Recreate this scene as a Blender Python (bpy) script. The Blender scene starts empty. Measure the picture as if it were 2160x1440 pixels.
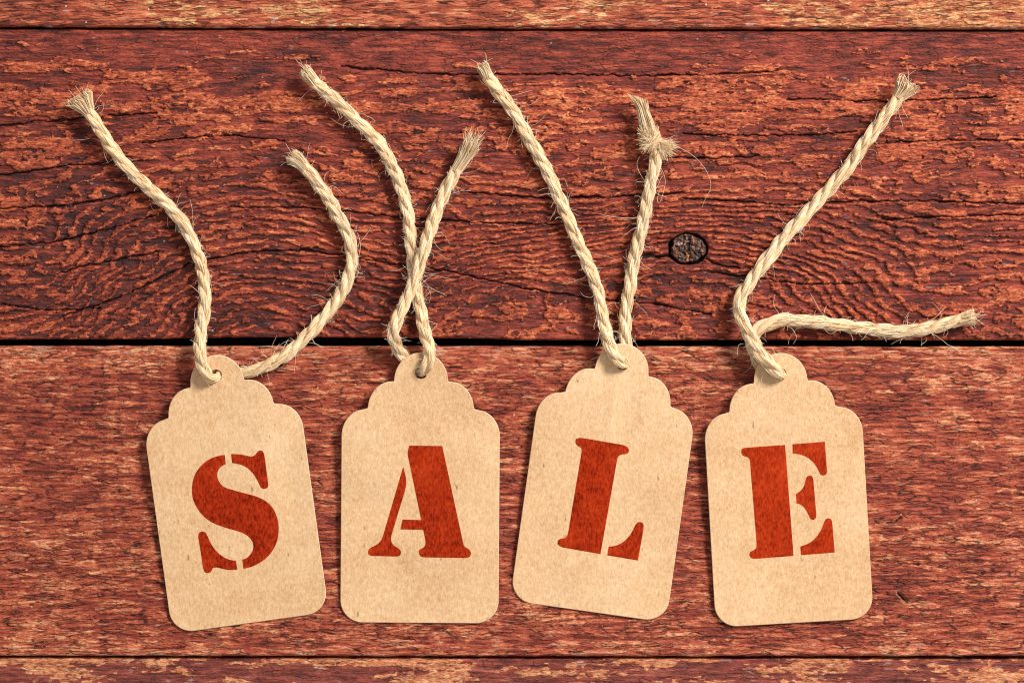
import bpy, math, random
import numpy as np
from mathutils import Vector
from mathutils.geometry import delaunay_2d_cdt

# ------------------------------------------------------------------ scale
S = 0.14e-3          # metres per photograph pixel on the wood (frame is about 30 x 20 cm)
H = 0.90             # camera height
MM = 1e-3
scene = bpy.context.scene
COL = scene.collection

# ------------------------------------------------------------------ camera
cd = bpy.data.cameras.new('camera'); cam = bpy.data.objects.new('camera', cd); COL.objects.link(cam)
cd.sensor_width = 36.0; cd.lens = 36.0 * H / (2160 * S)
cd.clip_start = 0.01; cd.clip_end = 50
cam.location = (0, 0, H); cam.rotation_euler = (0, 0, 0)
scene.camera = cam

# ------------------------------------------------------------------ world, lamps, exposure
w = bpy.data.worlds.new('World'); scene.world = w; w.use_nodes = True
bg = w.node_tree.nodes['Background']; bg.inputs['Color'].default_value = (1.0, 0.98, 0.96, 1); bg.inputs['Strength'].default_value = 0.49
def area(name, loc, size, power, color):
    l = bpy.data.lights.new(name, 'AREA'); l.shape = 'RECTANGLE'; l.size = size[0]; l.size_y = size[1]
    l.energy = power; l.color = color
    o = bpy.data.objects.new(name, l); COL.objects.link(o); o.location = loc
    o.rotation_euler = (-Vector(loc)).to_track_quat('-Z', 'Y').to_euler()
    return o
area('softbox', (0.95, 0.80, 1.05), (0.42, 0.42), 39.5, (1.0, 0.975, 0.94))
scene.view_settings.view_transform = 'Standard'; scene.view_settings.look = 'None'
scene.cycles.filter_width = 1.1
scene.view_settings.exposure = 0.0; scene.view_settings.gamma = 1.0

# ------------------------------------------------------------------ noise (numpy)
def hsh(ix, iy, seed):
    h = (ix.astype(np.int64) * 374761393 + iy.astype(np.int64) * 668265263 + seed * 982451653) & 0xffffffff
    h = ((h ^ (h >> 13)) * 1274126177) & 0xffffffff
    h = ((h ^ (h >> 16)) * 2246822519) & 0xffffffff
    return (h ^ (h >> 15)) & 0xffffffff
def rnd(ix, iy, seed): return hsh(ix, iy, seed).astype(np.float64) / 4294967296.0
def perlin(x, y, seed=0):
    x0 = np.floor(x); y0 = np.floor(y); fx = x - x0; fy = y - y0
    u = fx * fx * fx * (fx * (fx * 6 - 15) + 10); v = fy * fy * fy * (fy * (fy * 6 - 15) + 10)
    def g(ix, iy, dx, dy):
        a = rnd(ix, iy, seed) * 2 * math.pi
        return np.cos(a) * dx + np.sin(a) * dy
    a = g(x0, y0, fx, fy); b = g(x0 + 1, y0, fx - 1, fy); c = g(x0, y0 + 1, fx, fy - 1); d = g(x0 + 1, y0 + 1, fx - 1, fy - 1)
    return ((a + (b - a) * u) * (1 - v) + (c + (d - c) * u) * v) * 1.45
def fbm(x, y, oct=4, seed=0, gain=0.5):
    s = 0; a = 1; t = 0
    for i in range(oct):
        s = s + a * perlin(x, y, seed + 17 * i); t += a
        a *= gain; x = x * 2.03 + 3.1; y = y * 2.03 + 1.7
    return s / t * 1.3
def worley(x, y, seed=0):
    x0 = np.floor(x); y0 = np.floor(y)
    f1 = np.full(x.shape, 9.0); f2 = np.full(x.shape, 9.0); cid = np.zeros(x.shape)
    for dx in (-1, 0, 1):
        for dy in (-1, 0, 1):
            cx = x0 + dx; cy = y0 + dy
            px = cx + rnd(cx, cy, seed); py = cy + rnd(cx, cy, seed + 5)
            d = np.hypot(px - x, py - y)
            near = d < f1
            f2 = np.where(near, f1, np.minimum(f2, d))
            cid = np.where(near, rnd(cx, cy, seed + 9), cid); f1 = np.where(near, d, f1)
    return f1, f2, cid
def sst(a, b, x):
    t = np.clip((x - a) / (b - a), 0, 1); return t * t * (3 - 2 * t)

# ------------------------------------------------------------------ helpers
def mat(name):
    m = bpy.data.materials.new(name); m.use_nodes = True
    return m, m.node_tree.nodes, m.node_tree.links, m.node_tree.nodes['Principled BSDF']
def mesh_np(name, verts, quads, material, parent=None, attrs=None, smooth=True, tris=None, loc=None):
    me = bpy.data.meshes.new(name)
    verts = np.asarray(verts, dtype=np.float32)
    nq = 0 if quads is None else len(quads); nt = 0 if tris is None else len(tris)
    me.vertices.add(len(verts)); me.vertices.foreach_set('co', verts.ravel())
    li = []; 
    if nq: li.append(np.asarray(quads, dtype=np.int32).ravel())
    if nt: li.append(np.asarray(tris, dtype=np.int32).ravel())
    li = np.concatenate(li)
    me.loops.add(len(li)); me.loops.foreach_set('vertex_index', li)
    me.polygons.add(nq + nt)
    st = np.concatenate([np.arange(nq) * 4, nq * 4 + np.arange(nt) * 3]).astype(np.int32)
    me.polygons.foreach_set('loop_start', st)
    me.polygons.foreach_set('loop_total', np.concatenate([np.full(nq, 4), np.full(nt, 3)]).astype(np.int32))
    me.polygons.foreach_set('use_smooth', np.full(nq + nt, smooth, dtype=bool))
    for k, (typ, val) in (attrs or {}).items():
        a = me.attributes.new(k, typ, 'POINT')
        a.data.foreach_set('color' if typ == 'FLOAT_COLOR' else 'value', np.asarray(val, dtype=np.float32).ravel())
    me.update(); me.validate()
    me.materials.append(material)
    o = bpy.data.objects.new(name, me); COL.objects.link(o)
    if parent is not None: o.parent = parent
    if loc is not None: o.location = loc
    return o
def empty(name, loc=(0, 0, 0)):
    o = bpy.data.objects.new(name, None); COL.objects.link(o); o.location = loc; o.empty_display_size = 0.01
    return o
def tag(o, **k):
    for a, b in k.items(): o[a] = b
def to_world(px, py, z):
    """place a point seen at photograph pixel (px, py) at height z (metres) above the wood"""
    k = S * (1 - z / H)
    return np.stack([(px - 1080) * k, -(py - 720) * k, z + 0 * px], -1)

# ------------------------------------------------------------------ wood material
def wood_material(name, ramp_base, ramp_flake, dark, pale, bump=0.0007, fine=1.0, rough=0.62, cell=(26, 8), crack=1.0, hair=1.0, cellvar=0.5):
    m, N, L, B = mat(name)
    at = N.new('ShaderNodeAttribute'); at.attribute_name = 'wear'
    sp = N.new('ShaderNodeSeparateColor'); L.new(at.outputs['Color'], sp.inputs[0])
    gr = N.new('ShaderNodeAttribute'); gr.attribute_name = 'grain'
    tc = N.new('ShaderNodeTexCoord')
    def noise(scale, detail, rough_, sx=1, sy=1):
        mp = N.new('ShaderNodeMapping'); mp.inputs['Scale'].default_value = (sx, sy, 1)
        L.new(tc.outputs['Object'], mp.inputs['Vector'])
        n = N.new('ShaderNodeTexNoise'); n.inputs['Scale'].default_value = scale
        n.inputs['Detail'].default_value = detail; n.inputs['Roughness'].default_value = rough_
        L.new(mp.outputs[0], n.inputs['Vector']); return n.outputs['Fac']
    def ramp(src, stops):
        r = N.new('ShaderNodeValToRGB'); L.new(src, r.inputs[0])
        while len(r.color_ramp.elements) < len(stops): r.color_ramp.elements.new(0.5)
        for e, (p, c) in zip(r.color_ramp.elements, stops): e.position = p; e.color = (*c, 1)
        return r.outputs[0]
    def math_(op, a, b=None, clamp=False):
        n = N.new('ShaderNodeMath'); n.operation = op; n.use_clamp = clamp
        for i, v in enumerate((a, b)):
            if v is None: continue
            if isinstance(v, (int, float)): n.inputs[i].default_value = v
            else: L.new(v, n.inputs[i])
        return n.outputs[0]
    def mix(fac, a, b, mode='MIX'):
        n = N.new('ShaderNodeMix'); n.data_type = 'RGBA'; n.blend_type = mode
        if isinstance(fac, (int, float)): n.inputs[0].default_value = fac
        else: L.new(fac, n.inputs[0])
        for i, v in ((6, a), (7, b)):
            if isinstance(v, tuple): n.inputs[i].default_value = (*v, 1)
            else: L.new(v, n.inputs[i])
        return n.outputs[2]
    streak = noise(900, 5, 0.65, 0.14, 1.0)      # fine fibres along the plank
    grit = noise(1500, 4, 0.7, 0.40, 1.0)
    # warped coordinates for the small scales and their cracks
    wn = N.new('ShaderNodeTexNoise'); wn.inputs['Scale'].default_value = 260; wn.inputs['Detail'].default_value = 3
    wm = N.new('ShaderNodeMapping'); wm.inputs['Scale'].default_value = (0.45, 1, 1); L.new(tc.outputs['Object'], wm.inputs[0]); L.new(wm.outputs[0], wn.inputs['Vector'])
    def vmath(op, a, b):
        n = N.new('ShaderNodeVectorMath'); n.operation = op
        L.new(a, n.inputs[0])
        if isinstance(b, tuple): n.inputs[1].default_value = b
        else: L.new(b, n.inputs[1])
        return n.outputs[0]
    off = vmath('MULTIPLY', vmath('SUBTRACT', wn.outputs['Color'], (0.5, 0.5, 0.5)), (0.0075, 0.0026, 0))
    wc = vmath('MULTIPLY', vmath('ADD', tc.outputs['Object'], off), (1 / (cell[0] * S), 1 / (cell[1] * S), 0))
    def voro(feature, vec):
        v = N.new('ShaderNodeTexVoronoi'); v.voronoi_dimensions = '2D'; v.feature = feature; v.inputs['Scale'].default_value = 1.0
        L.new(vec, v.inputs['Vector']); return v
    ve = voro('DISTANCE_TO_EDGE', wc).outputs['Distance']; vc = voro('F1', wc).outputs['Color']
    scs = N.new('ShaderNodeSeparateColor'); L.new(vc, scs.inputs[0]); cid = scs.outputs[0]
    def mrange(src, a, b, c, d):
        n = N.new('ShaderNodeMapRange'); n.inputs[1].default_value = a; n.inputs[2].default_value = b; n.inputs[3].default_value = c; n.inputs[4].default_value = d
        L.new(src, n.inputs[0]); return n.outputs[0]
    cmask = mrange(noise(330, 3, 0.6, 0.5, 1), 0.42, 0.62, 0, 1)
    vcrack = math_('MULTIPLY', mrange(ve, 0.03, 0.13, 1, 0), cmask)
    # long thin checks: narrow contour lines of a stretched noise
    ln = noise(300, 3, 0.62, 0.10, 1.0)
    hmask = mrange(noise(240, 2, 0.5, 0.35, 1), 0.45, 0.62, 0, 1)
    hcrack = math_('MULTIPLY', mrange(math_('ABSOLUTE', math_('SUBTRACT', ln, 0.5)), 0.0, 0.012, 1, 0), hmask)
    t = math_('ADD', gr.outputs['Fac'], math_('MULTIPLY', math_('SUBTRACT', streak, 0.5), 1.4 * fine))
    t = math_('ADD', t, math_('MULTIPLY', math_('SUBTRACT', cid, 0.5), 0.35 * cellvar))
    tf = math_('ADD', gr.outputs['Fac'], math_('MULTIPLY', math_('SUBTRACT', grit, 0.5), 2.1 * fine))
    tf = math_('ADD', tf, math_('MULTIPLY', math_('SUBTRACT', cid, 0.5), 0.55 * cellvar))
    base = ramp(t, ramp_base); flake = ramp(tf, ramp_flake)
    fm = math_('ADD', sp.outputs[0], math_('ADD', math_('MULTIPLY', math_('SUBTRACT', grit, 0.5), 1.1), math_('MULTIPLY', math_('SUBTRACT', streak, 0.5), 1.9)))
    fm = math_('MULTIPLY', math_('SUBTRACT', fm, 0.36), 4.0, True)
    c = mix(fm, base, flake)
    dk = math_('MULTIPLY', math_('ADD', sp.outputs[1], math_('MULTIPLY', math_('SUBTRACT', streak, 0.5), 1.6)), math_('MULTIPLY', sp.outputs[1], 1.3), True)
    c = mix(dk, c, dark)
    ck = math_('MAXIMUM', math_('MULTIPLY', vcrack, 0.85 * crack), math_('MULTIPLY', hcrack, 0.8 * hair), True)
    c = mix(ck, c, tuple(0.6 * q for q in dark))
    pl = math_('MULTIPLY', math_('ADD', sp.outputs[2], math_('MULTIPLY', math_('SUBTRACT', grit, 0.5), 3.2)), sp.outputs[2], True)
    c = mix(pl, c, pale)
    L.new(c, B.inputs['Base Color'])
    B.inputs['Roughness'].default_value = rough
    B.inputs['Specular IOR Level'].default_value = 0.35
    # relief finer than the mesh
    hh = math_('ADD', math_('MULTIPLY', streak, 0.8), math_('MULTIPLY', grit, 0.75))
    hh = math_('ADD', hh, math_('MULTIPLY', cid, 0.30 * cellvar)); hh = math_('SUBTRACT', hh, math_('MULTIPLY', ck, 0.6))
    bp = N.new('ShaderNodeBump'); bp.inputs['Strength'].default_value = 1.0; bp.inputs['Distance'].default_value = bump
    L.new(hh, bp.inputs['Height']); L.new(bp.outputs[0], B.inputs['Normal'])
    return m
def lin(r, g, b): return tuple(((c / 255) / 12.92 if c / 255 <= 0.04045 else ((c / 255 + 0.055) / 1.055) ** 2.4) for c in (r, g, b))

M_dark_plank = wood_material('weathered_red_wood',
    [(0.06, lin(50, 21, 18)), (0.32, lin(102, 38, 28)), (0.55, lin(150, 60, 42)), (0.85, lin(190, 92, 62))],
    [(0.02, lin(88, 32, 22)), (0.24, lin(142, 58, 36)), (0.52, lin(190, 88, 52)), (0.95, lin(228, 144, 96))],
    lin(40, 22, 22), lin(166, 132, 126), cell=(30, 8), crack=0.55, hair=0.9, cellvar=0.5)
M_scale_plank = wood_material('scaly_red_wood',
    [(-0.0, lin(92, 33, 20)), (0.30, lin(142, 55, 36)), (0.58, lin(184, 88, 58)), (0.95, lin(224, 146, 104))],
    [(0.02, lin(110, 42, 26)), (0.34, lin(160, 72, 46)), (0.64, lin(194, 102, 68)), (0.97, lin(226, 158, 112))],
    lin(44, 18, 12), lin(226, 172, 138), cell=(46, 7.5), crack=0.95, hair=1.15, cellvar=0.9, bump=0.0006)
M_top_plank = wood_material('worn_salmon_wood',
    [(0.06, lin(96, 40, 26)), (0.34, lin(164, 74, 48)), (0.60, lin(204, 108, 72)), (0.9, lin(230, 152, 110))],
    [(0.05, lin(136, 66, 40)), (0.4, lin(188, 108, 66)), (0.7, lin(216, 148, 96)), (0.95, lin(232, 184, 132))],
    lin(70, 28, 18), lin(228, 214, 196), cell=(50, 6), crack=0.8, hair=1.25, cellvar=0.8)
M_low_plank = wood_material('smooth_maroon_wood',
    [(0.1, lin(74, 30, 26)), (0.36, lin(124, 54, 42)), (0.6, lin(158, 76, 60)), (0.9, lin(200, 120, 98))],
    [(0.1, lin(140, 72, 44)), (0.4, lin(196, 116, 76)), (0.7, lin(220, 150, 104)), (0.95, lin(236, 190, 150))],
    lin(40, 22, 22), lin(210, 180, 176), cell=(28, 9), crack=0.5, hair=0.8, cellvar=0.4)

# ------------------------------------------------------------------ planks
def axis(lo, hi, f0, f1, step, outer):
    """coordinates that are fine between f0 and f1 and coarse beyond"""
    a = np.arange(f0, f1 + step, step)
    l = np.arange(f0 - outer, lo - outer, -outer)[::-1] if lo < f0 else np.array([])
    r = np.arange(a[-1] + outer, hi + outer, outer) if hi > f1 else np.array([])
    return np.concatenate([l, a, r])
def carve(X, Y, line, width, seed=0):
    """closeness 0..1 to a wandering polyline"""
    wob = fbm(X / 22, Y / 40, 3, 900 + seed) * 4
    out = np.zeros(X.shape); Yw = Y + wob
    pts = np.array(line, float)
    for (xa, ya), (xb, yb) in zip(pts[:-1], pts[1:]):
        sel = (X > min(xa, xb) - 12) & (X < max(xa, xb) + 12) & (np.abs(Y - (ya + yb) / 2) < abs(yb - ya) / 2 + 30)
        x = X[sel]; y = Yw[sel]
        dx, dy = xb - xa, yb - ya
        t = np.clip(((x - xa) * dx + (y - ya) * dy) / (dx * dx + dy * dy), 0, 1)
        d = np.hypot(x - xa - t * dx, y - ya - t * dy)
        # thin out and break the crack along its length
        ww = width * (0.55 + 0.75 * np.clip(perlin(x / 60, y * 0 + seed, 31) + 0.35, 0, 1))
        out[sel] = np.maximum(out[sel], np.clip(1 - d / ww, 0, 1))
    return out
KNOT = (1451, 525)
def field_dark(X, Y):
    """weathered plank: growth rings, flaked layers, long drying cracks"""
    G = lambda cx, cy, sx, sy: np.exp(-((X - cx) / sx) ** 2 - ((Y - cy) / sy) ** 2)
    base = Y / 60.0 + 6.0 * sst(380, 720, Y) * (Y - 380) / 340 * (1 - 0.75 * sst(560, 300, X)) * (1 - 0.5 * sst(1700, 1950, X))
    f = base + 10.0 * G(520, 690, 330, 300) + 6.5 * G(1300, 560, 360, 120) + 7.5 * G(1560, 640, 300, 230) \
        + 5.0 * G(1040, 640, 140, 110) - 3.5 * G(60, 560, 140, 160) + 3.0 * G(2140, 600, 200, 150)
    f = f + 1.3 * fbm(X / 330, Y / 120, 3, 3) + 0.42 * fbm(X / 46, Y / 26, 3, 8)
    ring = np.sin(2 * np.pi * f)
    busy = sst(230, 420, Y + 60 * perlin(X / 300, Y / 200, 4))         # rings rule the lower part
    patch = 0.75 * fbm(X / 230, Y / 34, 4, 12) + 0.45 * fbm(X / 110, Y / 11, 3, 13)
    med = fbm(X / 60, Y / 18, 3, 14)
    # blocky, torn outlines
    wx = X + 8 * perlin(X / 20, Y / 16, 20); wy = Y + 5 * perlin(X / 14, Y / 12, 21)
    _, _, cid = worley(wx / 15, wy / 7.5, 22)
    _, _, cidb = worley(wx / 30, wy / 11, 24)
    jag = (cid - 0.5) * 0.9 + (cidb - 0.5) * 0.9
    m = ring * (0.24 + 0.42 * busy) + patch * (1.35 - 0.70 * busy) + 0.50 * med + jag * (0.40 + 0.45 * busy) - 0.22 - 0.16 * G(760, 150, 700, 70)
    m = m - 0.75 * sst(150, 70, Y) - 0.25 * G(640, 640, 200, 90) - 0.5 * G(1200, 120, 420, 40)
    m = m + 0.35 * G(500, 220, 520, 70) + 0.45 * G(1750, 220, 420, 90) + 0.3 * G(1300, 200, 200, 60)
    flake = sst(-0.03, 0.07, m)
    m_edge = np.exp(-((m - 0.0) / 0.08) ** 2)
    # shrinkage checks
    a1, a2, c1 = worley((X + 10 * perlin(X / 30, Y / 22, 40)) / 30, (Y + 4 * perlin(X / 18, Y / 12, 41)) / 9, 42)
    chk = sst(0.10, 0.0, a2 - a1) * sst(-0.1, 0.35, fbm(X / 50, Y / 30, 2, 44))
    groove = sst(0.25, 0.75, perlin(X / 95, Y / 2.9 + 2 * perlin(X / 120, Y / 60, 50), 51)) * 0.8
    cr = np.zeros(X.shape)
    lines = [
        [(0, 265), (90, 256), (200, 247), (330, 238)], [(0, 370), (90, 357), (180, 346), (300, 338)],
        [(0, 440), (143, 433), (233, 420), (300, 402)], [(120, 578), (167, 563), (233, 550), (333, 530)],
        [(430, 548), (530, 531), (640, 528), (745, 543), (843, 558), (953, 573), (1040, 593), (1120, 610), (1253, 630), (1380, 640), (1500, 662)],
        [(133, 667), (247, 630), (330, 590), (400, 556)], [(0, 520), (120, 510), (240, 480), (330, 452)],
        [(720, 142), (920, 157), (1167, 157), (1333, 160), (1500, 158), (1640, 150)],
        [(970, 403), (1087, 413), (1143, 417), (1387, 413), (1440, 405)],
        [(1440, 417), (1557, 423), (1647, 433), (1807, 425), (1940, 423), (2160, 430)],
        [(1440, 283), (1580, 286), (1707, 285), (1807, 278)], [(1840, 303), (1987, 295), (2200, 295)],
        [(1860, 463), (1990, 458), (2200, 451)], [(720, 443), (853, 460), (1053, 472), (1187, 473)],
        [(480, 437), (640, 437), (700, 446)], [(1380, 330), (1460, 335), (1600, 330)], [(1500, 575), (1700, 600), (1850, 596)],
        [(0, 640), (100, 655), (210, 650)], [(1660, 210), (1900, 214), (2100, 205)], [(300, 300), (480, 285), (600, 296)]]
    for i, l in enumerate(lines): cr = np.maximum(cr, carve(X, Y, l, 3.2, i))
    cr = np.maximum(cr, carve(X, Y, [(1335, 543), (1385, 541), (1418, 539)], 11, 77))
    cr = np.maximum(cr, 0.9 * carve(X, Y, [(1490, 545), (1520, 560), (1560, 566)], 3.5, 78))
    # dark blue-black weathering in the hollows
    dk = sst(0.12, 0.65, fbm(X / 110, Y / 13, 4, 60) + 0.25 * (1 - flake) - 0.12 + 0.25 * G(150, 480, 250, 160) + 0.15 * ring * busy)
    dark = np.clip(dk * (1 - 0.75 * flake) * (0.45 + 0.25 * busy), 0, 1)
    dark = np.maximum(dark, 0.9 * sst(0.2, 0.7, cr)); dark = np.maximum(dark, 0.55 * chk)
    # flake boundaries: thin shadow painted into the colour below each torn edge
    foot_shade = np.exp(-((m + 0.045) / 0.035) ** 2); dark = np.maximum(dark, 0.52 * foot_shade)
    pale = 0.75 * sst(0.42, 0.8, fbm(X / 30, Y / 7, 3, 66) + 0.1 * dk) * (1 - 0.6 * flake)
    pale = np.maximum(pale, (rnd(np.floor(X / 3), np.floor(Y / 3), 70) > 0.9994) * 1.0)
    grain = 0.47 + 0.17 * fbm(X / 260, Y / 110, 3, 80) + 0.13 * fbm(X / 80, Y / 9, 3, 81) + 0.10 * (c1 - 0.5) + 0.08 * (cid - 0.5) * flake
    grain = grain + 0.12 * sst(0.02, 0.12, m) * sst(0.26, 0.12, m) - 0.14 * G(180, 540, 330, 180) - 0.10 * G(640, 650, 300, 60) + 0.05 * G(1300, 200, 900, 160)
    grain = grain - 0.05
    h = 0.46 * flake + 0.10 * ring * (0.4 + busy) + 0.15 * med * flake + 0.22 * (cid - 0.5) * (0.4 + flake) \
        - 0.20 * chk - 0.10 * groove * (1 - flake) - 1.5 * cr + 0.10 * fbm(X / 9, Y / 5, 3, 90) + 0.25 * patch
    # the knot: a collar, then the hole that holds it
    dx = (X - KNOT[0]) / 43.0; dy = (Y - KNOT[1]) / 34.0
    r = np.hypot(dx, dy) + 0.06 * perlin(X / 14, Y / 14, 95)
    h = h - 3.4 * sst(1.03, 0.92, r) + 0.25 * np.exp(-((r - 1.3) / 0.22) ** 2)
    dark = np.maximum(dark, 0.95 * sst(1.10, 0.95, r)); flake = flake * sst(1.05, 1.5, r)
    return h, flake, dark, np.clip(pale, 0, 1), grain
def field_scale(X, Y):
    """plank whose surface has broken into long thin scales"""
    G = lambda cx, cy, sx, sy: np.exp(-((X - cx) / sx) ** 2 - ((Y - cy) / sy) ** 2)
    tilt = 18 * perlin(X / 420, Y / 260, 101)
    wx = X + 26 * fbm(X / 90, Y / 30, 2, 102); wy = Y + tilt + 7 * fbm(X / 60, Y / 22, 3, 103)
    a1, a2, c1 = worley(wx / 74, wy / 13.5, 104)
    wx2 = X + 9 * perlin(X / 22, Y / 11, 106); wy2 = Y + tilt * 1.0 + 4 * perlin(X / 26, Y / 12, 107)
    b1, b2, c2 = worley(wx2 / 24, wy2 / 7.2, 108)
    d1, d2, c3 = worley((wx2 + 4 * perlin(X / 7, Y / 5, 109)) / 19, wy2 / 3.3, 110)
    big = fbm(X / 330, Y / 120, 3, 112)
    streak = fbm(X / 170, (Y + tilt) / 6, 5, 114, 0.62)
    e1 = sst(0.07, 0.0, a2 - a1) * sst(-0.15, 0.3, perlin(X / 44, Y / 16, 115))
    e2 = sst(0.11, 0.0, b2 - b1) * sst(-0.05, 0.35, perlin(X / 26, Y / 12, 116))
    fl = 0.9 * big + 0.9 * (c1 - 0.5) + 0.8 * (c2 - 0.5) + 0.4 * streak - 0.14
    fl = fl + 0.35 * G(700, 1330, 900, 40) - 0.35 * G(2000, 950, 260, 160) + 0.3 * G(220, 1200, 180, 120)
    flake = sst(-0.05, 0.12, fl) * 0.85
    grain = 0.47 + 0.18 * (c1 - 0.5) + 0.20 * (c2 - 0.5) + 0.18 * (c3 - 0.5) + 0.28 * streak + 0.10 * big
    grain = grain - 0.12 * np.exp(-((X - 219 - 5 * perlin(Y / 40, X * 0, 125)) / 7) ** 2) - 0.10 * np.exp(-((X - 299 - 5 * perlin(Y / 50, X * 0, 126)) / 6) ** 2) + 0.20 * sst(800, 735, Y) + 0.17 * sst(1325, 1380, Y) - 0.10 * G(300, 850, 260, 60) - 0.05
    crk = sst(0.30, 0.62, perlin(X / 52, (Y + tilt + 3 * perlin(X / 30, Y / 20, 117)) / 4.4, 118))
    dark = np.clip(0.70 * e1 + 0.50 * e2 + 0.55 * crk + 0.22 * sst(0.3, 0.8, fbm(X / 70, (Y + tilt) / 6, 3, 119)), 0, 0.85)
    pale = 0.70 * sst(0.30, 0.8, fbm(X / 60, Y / 8, 3, 121) + 0.30 * sst(790, 735, Y) + 0.30 * sst(1330, 1380, Y) + 0.12 * big)
    pale = np.maximum(pale, (rnd(np.floor(X / 3), np.floor(Y / 3), 123) > 0.9995) * 1.0)
    gouge = carve(X, Y, [(1870, 1102), (1884, 1105), (1900, 1090)], 7, 5) + carve(X, Y, [(1895, 1250), (1912, 1268)], 8, 6) + carve(X, Y, [(1926, 1188), (1936, 1191)], 4, 7)
    dark = np.maximum(dark, 0.9 * np.clip(gouge, 0, 1) ** 2); pale = np.maximum(pale, 0.7 * sst(0.05, 0.4, gouge) * sst(0.7, 0.4, gouge))
    h = 0.28 * (c1 - 0.5) + 0.22 * (c2 - 0.5) + 0.12 * (c3 - 0.5) + 0.22 * streak - 0.30 * e1 - 0.25 * e2 - 0.35 * crk + 0.3 * big
    h = h - 0.30 * sst(0.5, 1, (wy / 13.5) % 1.0) * 0.3 - 1.2 * np.clip(gouge, 0, 1)
    return h, flake, dark, np.clip(pale, 0, 1), grain
def field_top(X, Y):
    """salmon plank with close wavy grain lines"""
    slope = 0.03 * X + 14 * perlin(X / 500, Y / 200, 131)
    Yw = Y + slope + 2.6 * fbm(X / 40, Y / 14, 3, 132)
    f = Yw / 10.5 + 0.6 * fbm(X / 200, Y / 30, 2, 133)
    line = sst(0.60, 0.98, np.sin(2 * np.pi * f)) * sst(-0.35, 0.3, perlin(X / 40, Yw / 9, 134))
    b1, b2, c2 = worley((X + 8 * perlin(X / 20, Y / 10, 135)) / 22, Yw / 6.5, 136)
    e2 = sst(0.10, 0.0, b2 - b1) * sst(0.0, 0.4, perlin(X / 22, Y / 12, 137))
    big = fbm(X / 240, Y / 60, 3, 138)
    rough = sst(250, 30, X)
    flake = sst(0.0, 0.35, big + 0.6 * (c2 - 0.5) + 0.5 * sst(1400, 2100, X) + 0.25 * rough - 0.1) * 0.9
    grain = 0.50 + 0.30 * (c2 - 0.5) + 0.16 * fbm(X / 50, Y / 6, 3, 139) + 0.1 * big - 0.10 * rough - 0.05
    dark = np.clip(0.80 * line + 0.3 * e2 + 0.5 * sst(0.3, 0.8, fbm(X / 60, Y / 8, 3, 140)) + 0.25 * rough * (c2 > 0.5) + 0.35 * sst(50, 60, Y), 0, 0.9)
    pale = 0.6 * sst(0.38, 0.8, fbm(X / 40, Y / 8, 3, 141) + 0.2 * sst(38, 56, Y))
    pale = np.maximum(pale, (rnd(np.floor(X / 3), np.floor(Y / 3), 143) > 0.999) * 1.0)
    h = -0.34 * line + 0.18 * (c2 - 0.5) - 0.15 * e2 + 0.15 * fbm(X / 30, Y / 6, 3, 142) + 0.15 * big
    return h, flake, dark, np.clip(pale, 0, 1), grain
def field_low(X, Y):
    big = fbm(X / 200, Y / 36, 4, 151); med = fbm(X / 50, Y / 12, 3, 152)
    _, _, cid = worley((X + 6 * perlin(X / 20, Y / 12, 153)) / 16, Y / 7, 154)
    m = big + 0.4 * med + 0.4 * (cid - 0.5) + 0.30 * sst(1408, 1390, Y) * (perlin(X / 300, Y * 0, 155) > -0.2) - 0.10
    flake = sst(-0.02, 0.10, m) * 0.8
    streak = fbm(X / 130, Y / 6, 4, 156)
    dark = np.clip(0.6 * sst(0.2, 0.8, fbm(X / 120, Y / 12, 3, 157)) + 0.7 * sst(0.5, 0.8, perlin(X / 90, Y / 3.4, 158)), 0, 0.9)
    pale = 0.6 * sst(0.35, 0.8, fbm(X / 50, Y / 14, 3, 159))
    grain = 0.44 + 0.2 * streak + 0.15 * big + 0.12 * (cid - 0.5)
    h = 0.28 * flake + 0.15 * streak + 0.1 * (cid - 0.5) - 0.25 * sst(0.5, 0.8, perlin(X / 90, Y / 3.4, 158)) + 0.2 * big
    return h, flake, dark, np.clip(pale, 0, 1), grain

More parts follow.
